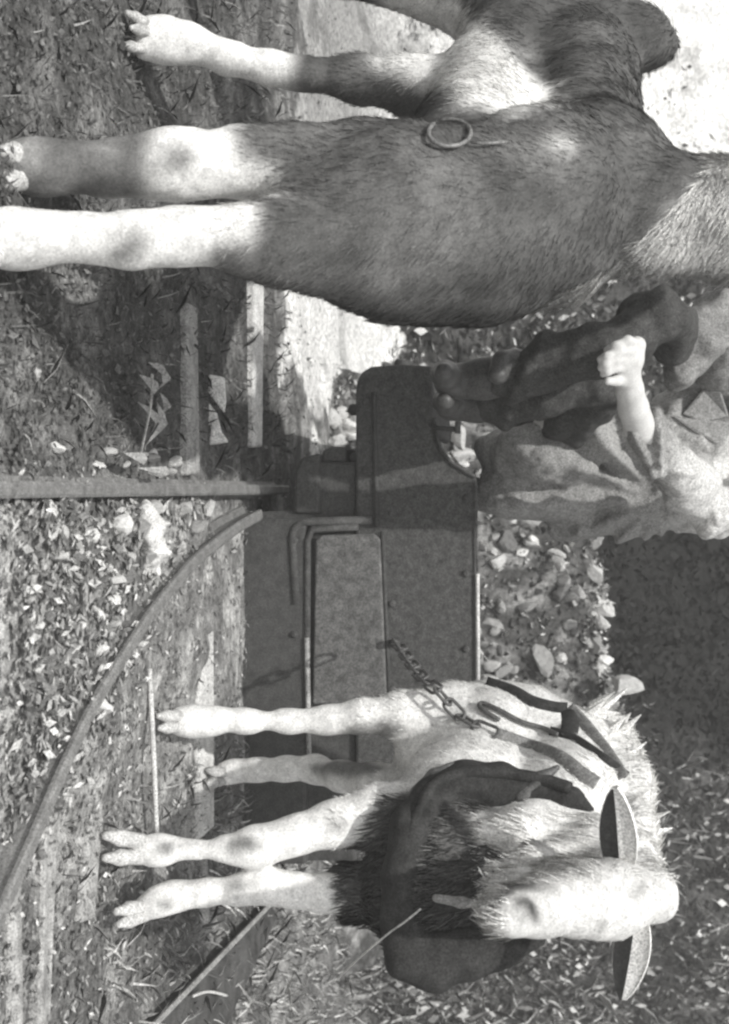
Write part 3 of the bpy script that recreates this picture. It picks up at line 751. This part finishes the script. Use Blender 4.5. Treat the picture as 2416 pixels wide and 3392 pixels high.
fur('coat_hair', RV, RQ, RC, ox2, M_FUR, 60000, lambda b, c: np.where(proj(b)[2] < 2.55, np.where(proj(b)[0] < 1830, .006, .013), np.where(b[:, 2] > .5, .020, .008)), .0022, lambda b, n: np.stack([-.2 + 0 * b[:, 0], .5 + 0 * b[:, 0], -.9 + 0 * b[:, 0]], 1), .22, 15, .10)
hoof(ox2, [(590, 2372, 525, 2372), (590, 2408, 530, 2412)], 3.04, M_HOOFW, 20)
hoof(ox2, [(745, 2560, 690, 2552), (735, 2585, 680, 2600)], 3.42, M_HOOF, 18)
hoof(ox2, [(470, 2788, 350, 2768), (470, 2838, 350, 2842)], 2.70, M_HOOFW, 27)
hoof(ox2, [(490, 2998, 385, 3020), (480, 3030, 395, 3062)], 2.73, M_HOOFW, 24)
# ears: pale shell with a dark inside
def ear(base, tip, d0, d1, wpx, droop):
    a, b = P(*base, d0), P(*tip, d1)
    ax = b - a; L = np.linalg.norm(ax); ax = ax / L
    upv = np.array([0, -.25, 1.0]); upv -= ax * (upv @ ax); upv /= np.linalg.norm(upv)
    fw = np.cross(ax, upv)
    if fw[1] > 0: fw = -fw
    V = []; F = []; ns, nw = 11, 9; Wd = wpx * d0 / FP
    Vi = []
    for i in range(ns):
        t = i / (ns - 1); ww = Wd * (max(math.sin(math.pi * (.20 + .76 * t)), .16) ** .75) * (1 if t < .97 else .6)
        ctr = a + ax * L * t - upv * droop * L * t * t
        for k in range(nw):
            s = k / (nw - 1) * 2 - 1
            p = ctr + upv * (s * ww) - fw * ((1 - s * s) * ww * .22)
            V.append(p)
            Vi.append(ctr + upv * (s * ww * .46 - ww * .48) - fw * ((1 - (s * .46 - .48) ** 2) * ww * .22 - .005))
    nV = len(V)
    back = [V[i] - fw * .012 for i in range(nV)]
    q = MB(); fs = []
    for i in range(ns - 1):
        for k in range(nw - 1):
            A = i * nw + k; fs.append((A, A + 1, A + nw + 1, A + nw)); fs.append((A + nV, A + nw + nV, A + nw + 1 + nV, A + 1 + nV))
        for k in (0, nw - 1):
            A = i * nw + k; fs.append((A, A + nw, A + nw + nV, A + nV))
    q.add(V + back, fs)
    o = q.build('ear', mat('ear_white', .78, amt=.12, scale=50), ox2, True)
    q = MB(); q.add(Vi, [(i * nw + k, i * nw + k + 1, (i + 1) * nw + k + 1, (i + 1) * nw + k) for i in range(1, ns - 1) for k in range(nw - 1)])
    q.build('ear_lining', mat('ear_dark', .022, amt=.3, scale=50), o, True)
ear((2055, 2890), (2035, 2612), 2.40, 2.36, 62, .0)
ear((2105, 3040), (2075, 3315), 2.38, 2.34, 60, .05)
# eyes, nostril
for x, y, d in ((2005, 3090, 2.34), (1990, 2893, 2.37)):
    V, Q = body_mesh('eye', [px([(x, y, d, 16)])], .003, .004); link('eye', mesh_np('eye', V, Q), mat('eye', .1, rough=.2, amt=.1), ox2, True)
BR = BVHTree.FromPolygons([tuple(v) for v in RV], [tuple(q) for q in RQ])
BL = BVHTree.FromPolygons([tuple(v) for v in LV], [tuple(q) for q in LQ])
def onto(bv, x, y, off=.008, dflt=2.9):
    d = Vector(P(x, y, 1.0) - CAM).normalized()
    h = bv.ray_cast(Vector(CAM), d)
    if h[0] is None: return np.array(P(x, y, dflt))
    return np.array(h[0] - d * off)
def dark_tube(name, pts, rad, m, parent, bv, off=.003, n=5, flat=1.0):
    q = MB(); s = [onto(bv, a, b, off) for a, b in [tuple(p) for p in spline([(a, b) for a, b in pts], n)]]
    r = rad if hasattr(rad, '__len__') else [rad] * len(s)
    if hasattr(rad, '__len__'): r = np.interp(np.linspace(0, 1, len(s)), np.linspace(0, 1, len(rad)), rad)
    q.tube(s, list(r), 8, flat=flat); return q.build(name, m, parent, True)
M_NOST = mat('nostril', .06, amt=.2)
dark_tube('mouth', [(1700, 2965), (1662, 2976), (1640, 3000), (1645, 3040)], [.001, .003, .003, .001], mat('lip', .3, amt=.2), ox2, BR, .0)
px_, py_, pd_ = proj(RV)
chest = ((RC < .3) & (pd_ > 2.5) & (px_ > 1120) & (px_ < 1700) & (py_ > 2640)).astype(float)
fur('chest_hair', RV, RQ, np.full(len(RV), .125), ox2, M_FUR, 11000, lambda b, c: .042 + 0 * c, .0020, lambda b, n: np.stack([.15 + 0 * b[:, 0], -.2 + 0 * b[:, 0], -1 + 0 * b[:, 0]], 1), .45, 21, .35, mask=chest + 1e-7)  # dark hair carries on the painted chest shade
# mane tufts on poll and withers
M_TUFT = mat('white_hair', .8, amt=.1, scale=60, bump=.2)
q = MB()
for k in range(48):
    y = random.uniform(2330, 2800); x0 = 2030 + (y - 2330) * .16 + random.uniform(-40, 20) - (60 if y < 2400 else 0)
    d = 3.1 - (y - 2330) / 470 * .38
    ln = random.uniform(45, 85) if k % 6 else random.uniform(90, 130)
    a = P(x0, y, d); b = P(x0 + ln, y + random.uniform(-80, 50), d + random.uniform(-.06, .04))
    q.tube([a, a * .5 + b * .5, b], [random.uniform(.011, .019), .009, .001], 5)
q.build('mane', M_TUFT, ox2)
cx_, cy_, cd_ = proj(RV)
chin = (cd_ < 2.56) & (cx_ < 1700) | ((cy_ < 2930) & (cx_ < 2000) & (cx_ > 1600) & (cy_ > 2700) & (cd_ < 2.7))
fur('beard', RV, RQ, np.full(len(RV), .76), ox2, M_FUR, 2600, lambda b, c: .038 + 0 * c, .0022, lambda b, n: np.stack([-.25 + 0 * b[:, 0], -.1 + 0 * b[:, 0], -1 + 0 * b[:, 0]], 1), .22, 19, .2, mask=chin + 1e-7)
rx, ry, rd = proj(RV)
crest = sstep(1960, 2040, rx) * (ry < 2900) * (ry > 2320)
fur('crest_hair', RV, RQ, np.full(len(RV), .8), ox2, M_FUR, 1600, lambda b, c: .035 + 0 * c, .003, lambda b, n: np.stack([-.5 + 0 * b[:, 0], .2 + 0 * b[:, 0], .8 + 0 * b[:, 0]], 1), .25, 16, .08, mask=crest + 1e-7)

# ---- collar and harness on the white goat
M_LEA = mat('dark_leather', .036, rough=.85, amt=.55, scale=22, bump=1.0, spec=.2)
M_LEA2 = mat('worn_leather', .20, rough=.75, amt=.35, scale=40, bump=.4)
M_IRON = mat('iron', .10, rough=.5, amt=.4, scale=60, spec=.5, bump=.3)
coll = empty('harness_collar', tuple(P(1500, 2880, 2.65)), 'thick dark padded collar round the neck of the white goat', 'collar')
cpath = [(1955, 2680, 2.64, 22), (1890, 2650, 2.66, 32), (1790, 2620, 2.7, 48), (1660, 2600, 2.72, 66), (1540, 2600, 2.72, 68), (1430, 2650, 2.70, 62), (1360, 2755, 2.66, 58), (1325, 2900, 2.63, 54), (1320, 3050, 2.60, 54), (1345, 3170, 2.58, 62), (1440, 3215, 2.58, 66), (1560, 3185, 2.58, 58), (1680, 3150, 2.58, 44), (1790, 3110, 2.57, 22)]
V, Q = body_mesh('pad', [px(cpath), px([(1340, 3110, 2.60, 50), (1400, 3160, 2.60, 76), (1500, 3155, 2.60, 74), (1590, 3120, 2.6, 54)])], .010, .03, lambda p: (fbm(p, 9, 3, 120) - .5) * .03)
link('pad', mesh_np('pad', V, Q), M_LEA, coll, True)
# lighter streak inside the ring
V, Q = body_mesh('streak_mesh', [px([(1445, 2975, 2.50, 14), (1530, 2990, 2.49, 17), (1600, 2995, 2.48, 10)])], .004, .01)
link('chest_streak', mesh_np('chest_streak', V, Q), mat('pale_streak', .24, amt=.3), coll, True)
q = MB(); rim = spline([P(a, b - 40 if b < 2700 else b, d - r * d / FP * .8) for a, b, d, r in cpath[1:7]], 6); q.tube(rim, .014, 8); q.build('rim', M_LEA, coll, True)
for x, y, d in ((1440, 2570, 2.72), (1790, 2580, 2.68)):
    V, Q = body_mesh('hame_end', [px([(x - 60, y + 60, d, 26), (x, y, d, 24), (x + 60, y - 40, d, 10)])], .006, .01); link('hame_end', mesh_np('hame_end', V, Q), M_IRON, coll, True)
har = empty('back_strap', tuple(P(1850, 2450, 2.9)), 'worn leather straps across the flank of the white goat', 'strap')
def strap(name, pts, wpx, m, th=.35):
    s = [onto(BR, a, b, .007, 2.95) for a, b in [tuple(p) for p in spline(pts, 6)]]
    q = MB(); r = wpx * 2.9 / FP
    V = []; F = []
    for i, p in enumerate(s):
        t = s[min(i + 1, len(s) - 1)] - s[max(i - 1, 0)]; v = p - CAM; a = np.cross(t, v); a /= np.linalg.norm(a); vv = v / np.linalg.norm(v)
        for k in range(8):
            an = 2 * math.pi * k / 8
            V.append(p + a * math.cos(an) * r + vv * math.sin(an) * r * th)
    for i in range(len(s) - 1):
        for k in range(8): F.append((i * 8 + k, i * 8 + (k + 1) % 8, i * 8 + 8 + (k + 1) % 8, i * 8 + 8 + k))
    F += [tuple(range(8))[::-1], tuple(range(len(s) * 8 - 8, len(s) * 8))]
    q.add(V, F); return q.build(name, m, har, True)
strap('strap', [(1640, 2435), (1740, 2470), (1850, 2510), (1930, 2570), (1975, 2600)], 27, M_LEA2)
strap('strap', [(1610, 2262), (1700, 2292), (1760, 2325), (1830, 2345), (1880, 2350)], 24, M_LEA)
strap('strap', [(1880, 2345), (1940, 2410), (2010, 2500), (2060, 2580)], 27, M_LEA2)
strap('strap', [(1880, 2350), (1890, 2400), (1880, 2440)], 30, M_LEA)
strap('strap', [(1820, 2425), (1900, 2450), (1990, 2510), (2075, 2575)], 20, M_LEA)
strap('buckle', [(1500, 2690), (1530, 2545), (1560, 2520)], 8, M_IRON) if False else None
# hook
hk = [(1700, 2365), (1660, 2385), (1625, 2375), (1588, 2345), (1592, 2334), (1640, 2345), (1720, 2385), (1800, 2410), (1850, 2432)]
q = MB(); q.tube([onto(BR, a, b, .014) for a, b in [tuple(p) for p in spline([(1655, 2385), (1610, 2358), (1588, 2338), (1602, 2330), (1650, 2350), (1730, 2392), (1800, 2412), (1850, 2435)], 6)]], .006, 8)
hook = q.build('hook', M_IRON, None, True); tag(hook, 'long bent iron hook on the flank of the white goat', 'hook')
# chain from collar strap to the cart
chn = empty('chain', tuple(P(1480, 2300, 3.0)), 'iron trace chain running from the white goat to the rail cart', 'chain')
cp = [np.array(onto(BR, 1640, 2430, .02)), onto(BR, 1560, 2395, .02), onto(BR, 1500, 2350, .022), np.array(P(1465, 2300, 3.0)), P(1400, 2245, 3.14), P(1350, 2180, 3.36), P(1314, 2126, 3.60)]
cs = spline(cp, 24)
L = np.concatenate([[0], np.cumsum([np.linalg.norm(cs[i + 1] - cs[i]) for i in range(len(cs) - 1)])])
pitch = .058; nl = int(L[-1] / pitch)
for k in range(nl):
    def at(s): return np.array([np.interp(s, L, [c[a] for c in cs]) for a in range(3)])
    a, b = at(k * pitch), at(min((k + 1) * pitch, L[-1]))
    t = b - a; ln = np.linalg.norm(t); t /= ln; c_ = (a + b) / 2
    v = c_ - CAM; v /= np.linalg.norm(v)
    sd_ = np.cross(t, v); sd_ /= np.linalg.norm(sd_)
    ang = .35 if k % 2 == 0 else 1.2
    sd_ = sd_ * math.cos(ang) + np.cross(t, sd_) * math.sin(ang)
    hl, hw = ln * .5 + .008, .0155
    pts = []
    for i in range(16):
        an = 2 * math.pi * i / 16
        ca, sa = math.cos(an), math.sin(an)
        pts.append(c_ + t * ((hl - hw) * (1 if ca > 0 else -1) + hw * ca) + sd_ * hw * sa)
    q = MB(); q.tube(pts, .0042, 6, closed=True); q.build('link', M_IRON, chn, True)
# cord from the collar out over the grass
q = MB(); q.tube(spline([P(1395, 3010, 2.36), P(1340, 3055, 2.36), P(1290, 3090, 2.4), P(1200, 3165, 2.6), P(1120, 3240, 2.9)], 6), .0018, 6)
tag(q.build('cord', M_TIMBP, None, True), 'thin pale cord hanging from the dark collar over the grass', 'cord')
# ring and strap ends on the dark goat
rg = []
for i in range(28):
    an = 2 * math.pi * i / 28
    rg.append(onto(BL, 1490 + 70 * math.cos(an), 440 + 44 * math.sin(an), .022))
q = MB(); q.tube(rg, .0042, 8, closed=True)
ring = tag(q.build('harness_ring', mat('worn_iron', .17, rough=.45, amt=.4, scale=60, spec=.5), None, True), 'iron harness ring lying on the chest of the dark goat', 'ring')
q = MB(); q.tube([onto(BL, 1560, 470, .02), onto(BL, 1600, 476, .02), onto(BL, 1680, 470, .018)], .003, 8); q.build('ring_shank', MATS['worn_iron'], ring, True)

# ================================================================== PERSON
per = empty('person', tuple(P(1700, 1560, 3.95)), 'person in a rumpled light jacket and dark trousers seated on the cart, hand on knee', 'person')
M_SKIN = mat('skin', .62, grain=.12, rough=.6, amt=.08, scale=40, bump=.15, spec=.3)
M_JACK = mat('jacket_cloth', attr=True, rough=.95, amt=.3, scale=70, bump=.6, spec=.1)
M_TROU = mat('trouser_cloth', .07, rough=.95, amt=.3, scale=60, bump=.4, spec=.1)
M_BOOT = mat('boot_leather', .085, rough=.45, amt=.3, scale=50, bump=.3, spec=.4)
B = [
    px([(1740, 1560, 3.95, 110), (2000, 1585, 3.95, 115), (2300, 1550, 3.92, 140), (2500, 1520, 3.92, 120), (2620, 1515, 3.88, 55), (2700, 1515, 3.85, 52)]),
    px([(2780, 1510, 3.82, 82), (2850, 1512, 3.84, 88)]), px([(2725, 1505, 3.75, 50), (2745, 1500, 3.70, 40)]), px([(2790, 1505, 3.73, 14), (2760, 1503, 3.71, 20)]),
    px([(2790, 1425, 3.84, 14), (2820, 1420, 3.86, 18)]), px([(2790, 1600, 3.84, 14), (2820, 1604, 3.86, 18)]),
    px([(2480, 1660, 3.88, 70), (2330, 1680, 3.58, 52), (2190, 1500, 3.32, 45), (2120, 1415, 3.17, 52), (2098, 1350, 3.10, 50), (2086, 1290, 3.05, 45), (2080, 1250, 3.03, 44)]),
    px([(2520, 1380, 3.88, 70), (2370, 1080, 3.6, 52), (2310, 1150, 3.5, 40), (2240, 1230, 3.48, 34)]),
    px([(2078, 1250, 3.02, 40), (2092, 1190, 3.0, 40), (2108, 1145, 2.99, 32)]), px([(2074, 1240, 3.02, 36), (2062, 1200, 2.99, 34), (2076, 1165, 2.98, 32)]),
    px([(2118, 1140, 2.98, 17), (2080, 1128, 2.95, 16), (2040, 1146, 2.945, 14), (2010, 1160, 2.955, 12)]),
    px([(2092, 1162, 2.97, 17), (2050, 1164, 2.94, 15), (2012, 1180, 2.935, 14), (1988, 1190, 2.945, 12)]),
    px([(2075, 1192, 2.98, 17), (2040, 1192, 2.945, 15), (2008, 1208, 2.94, 14), (1990, 1218, 2.95, 12)]),
    px([(2062, 1220, 2.99, 16), (2036, 1220, 2.955, 14), (2012, 1232, 2.95, 13), (1998, 1240, 2.96, 11)]),
    px([(2072, 1262, 3.02, 20), (2040, 1262, 2.99, 16), (2014, 1262, 2.975, 14)]),
    px([(1740, 1520, 3.9, 70), (2120, 1080, 3.2, 50), (1900, 1170, 3.18, 45), (1700, 1240, 3.22, 40), (1560, 1260, 3.28, 30)]),
    px([(1740, 1580, 3.95, 60), (1850, 1430, 3.75, 45), (2000, 1270, 3.37, 48), (1850, 1290, 3.38, 45), (1650, 1340, 3.44, 40), (1540, 1340, 3.47, 30)]),
]
V, Q = body_mesh('body', B, .0052, .009)
link('body', mesh_np('body', V, Q), M_SKIN, per, True)
V, Q = body_mesh('hair', [px([(2850, 1512, 3.87, 98), (2800, 1515, 3.92, 92), (2740, 1520, 3.93, 70)])], .01, .02, lambda p: (fbm(p, 30, 2, 130) - .5) * .02)
link('hair', mesh_np('hair', V, Q), mat('hair_dark', .06), per, True)
J = [
    px([(1720, 1570, 3.90, 150), (1880, 1585, 3.93, 165), (2050, 1610, 3.95, 165), (2280, 1570, 3.92, 180), (2480, 1520, 3.92, 160), (2570, 1515, 3.90, 90)]),
    px([(1690, 1560, 3.84, 85), (1790, 1500, 3.72, 110), (1850, 1460, 3.68, 80)]),
    px([(1850, 1500, 3.76, 120), (1980, 1440, 3.70, 110), (2080, 1440, 3.72, 100)]),
    px([(2000, 1500, 3.84, 130), (2250, 1420, 3.80, 130), (2440, 1420, 3.86, 120)]),
    px([(2480, 1660, 3.88, 96), (2345, 1685, 3.58, 82), (2270, 1600, 3.44, 76), (2190, 1500, 3.30, 76), (2125, 1425, 3.18, 68)]),
    px([(2510, 1390, 3.88, 96), (2400, 1180, 3.62, 92), (2370, 1075, 3.5, 88), (2300, 1130, 3.42, 80), (2255, 1215, 3.42, 66)]),
    px([(1720, 1640, 3.95, 60), (1850, 1700, 3.97, 55), (1950, 1720, 3.97, 60)]),
]
def folds(p):
    x, y, d = proj(p)
    an = np.arctan2(y - 1660, x - 2200); rr = np.hypot(y - 1660, x - 2200)
    tor = (y > 1350) & (x < 2200)
    f1 = np.sin(an * 17 + 3 * fbm(p, 4, 2, 140)) * sstep(60, 220, rr) * tor
    f2 = np.sin((x * .7 + y * .7) / 30 + 6 * fbm(p, 6, 2, 141)) * (~tor)
    return .017 * f1 + .013 * f2 + (fbm(p, 14, 3, 142) - .5) * .05
V, Q = body_mesh('jacket', J, .0075, .025, folds)
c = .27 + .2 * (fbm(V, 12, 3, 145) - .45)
x, y, d = proj(V); c = c + .26 * sstep(2130, 2330, x) * sstep(1360, 1560, y) - .06 * (y < 1300)  # light on elbow and sleeve painted into the cloth, other sleeve darkened
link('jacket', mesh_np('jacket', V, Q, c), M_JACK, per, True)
# lapels
BJ = BVHTree.FromPolygons([tuple(v) for v in V], [tuple(q) for q in Q])
for pl, dd in ((((2260, 1372), (2330, 1290), (2390, 1300), (2416, 1380), (2330, 1400)), 3.60), (((2225, 1378), (2300, 1430), (2390, 1480), (2440, 1400), (2330, 1390)), 3.58)):
    q = MB(); k = len(pl)
    Vv = [onto(BJ, a, b, .012, 3.7) for a, b in pl] + [onto(BJ, a, b, -.004, 3.7) for a, b in pl]
    q.add(Vv, [tuple(range(k))[::-1], tuple(range(k, 2 * k))] + [(i, (i + 1) % k, (i + 1) % k + k, i + k) for i in range(k)])
    q.build('lapel', mat('lapel_cloth', .24, amt=.25, scale=60, bump=.4), per, bevel=.006)
T = [
    px([(1700, 1540, 3.95, 95), (1900, 1320, 3.64, 88), (2140, 1065, 3.22, 84), (2185, 1050, 3.16, 82), (2100, 1105, 3.14, 82), (1990, 1160, 3.14, 88), (1850, 1185, 3.17, 92), (1700, 1250, 3.22, 82)]),
    px([(1690, 1580, 3.95, 90), (1850, 1430, 3.72, 78), (2040, 1260, 3.36, 82), (1960, 1265, 3.32, 82), (1800, 1290, 3.36, 86), (1660, 1340, 3.42, 74)]),
    px([(2180, 1050, 3.16, 82), (2250, 1080, 3.28, 60), (2230, 1150, 3.34, 60)]),
]
V, Q = body_mesh('trousers', T, .0075, .02, lambda p: (fbm(p, 13, 3, 150) - .5) * .04 + .007 * np.sin((proj(p)[0] * .9 + proj(p)[1] * .3) / 17 + 7 * fbm(p, 7, 2, 151)) * sstep(.4, .6, fbm(p, 5, 2, 152)))
link('trousers', mesh_np('trousers', V, Q), M_TROU, per, True)
for ch in ([px([(1720, 1235, 3.22, 76), (1600, 1255, 3.26, 66), (1500, 1265, 3.28, 58)]), px([(1700, 1180, 3.2, 22), (1665, 1195, 3.18, 30), (1650, 1240, 3.16, 34)]), px([(1490, 1262, 3.28, 46), (1475, 1240, 3.14, 42), (1470, 1232, 3.06, 30)])],
           [px([(1690, 1325, 3.42, 72), (1580, 1335, 3.46, 62), (1500, 1340, 3.48, 54)]), px([(1490, 1338, 3.47, 44), (1478, 1330, 3.34, 40), (1474, 1326, 3.26, 30)])]):
    V, Q = body_mesh('boot', ch, .007, .02); link('boot', mesh_np('boot', V, Q), M_BOOT, per, True)
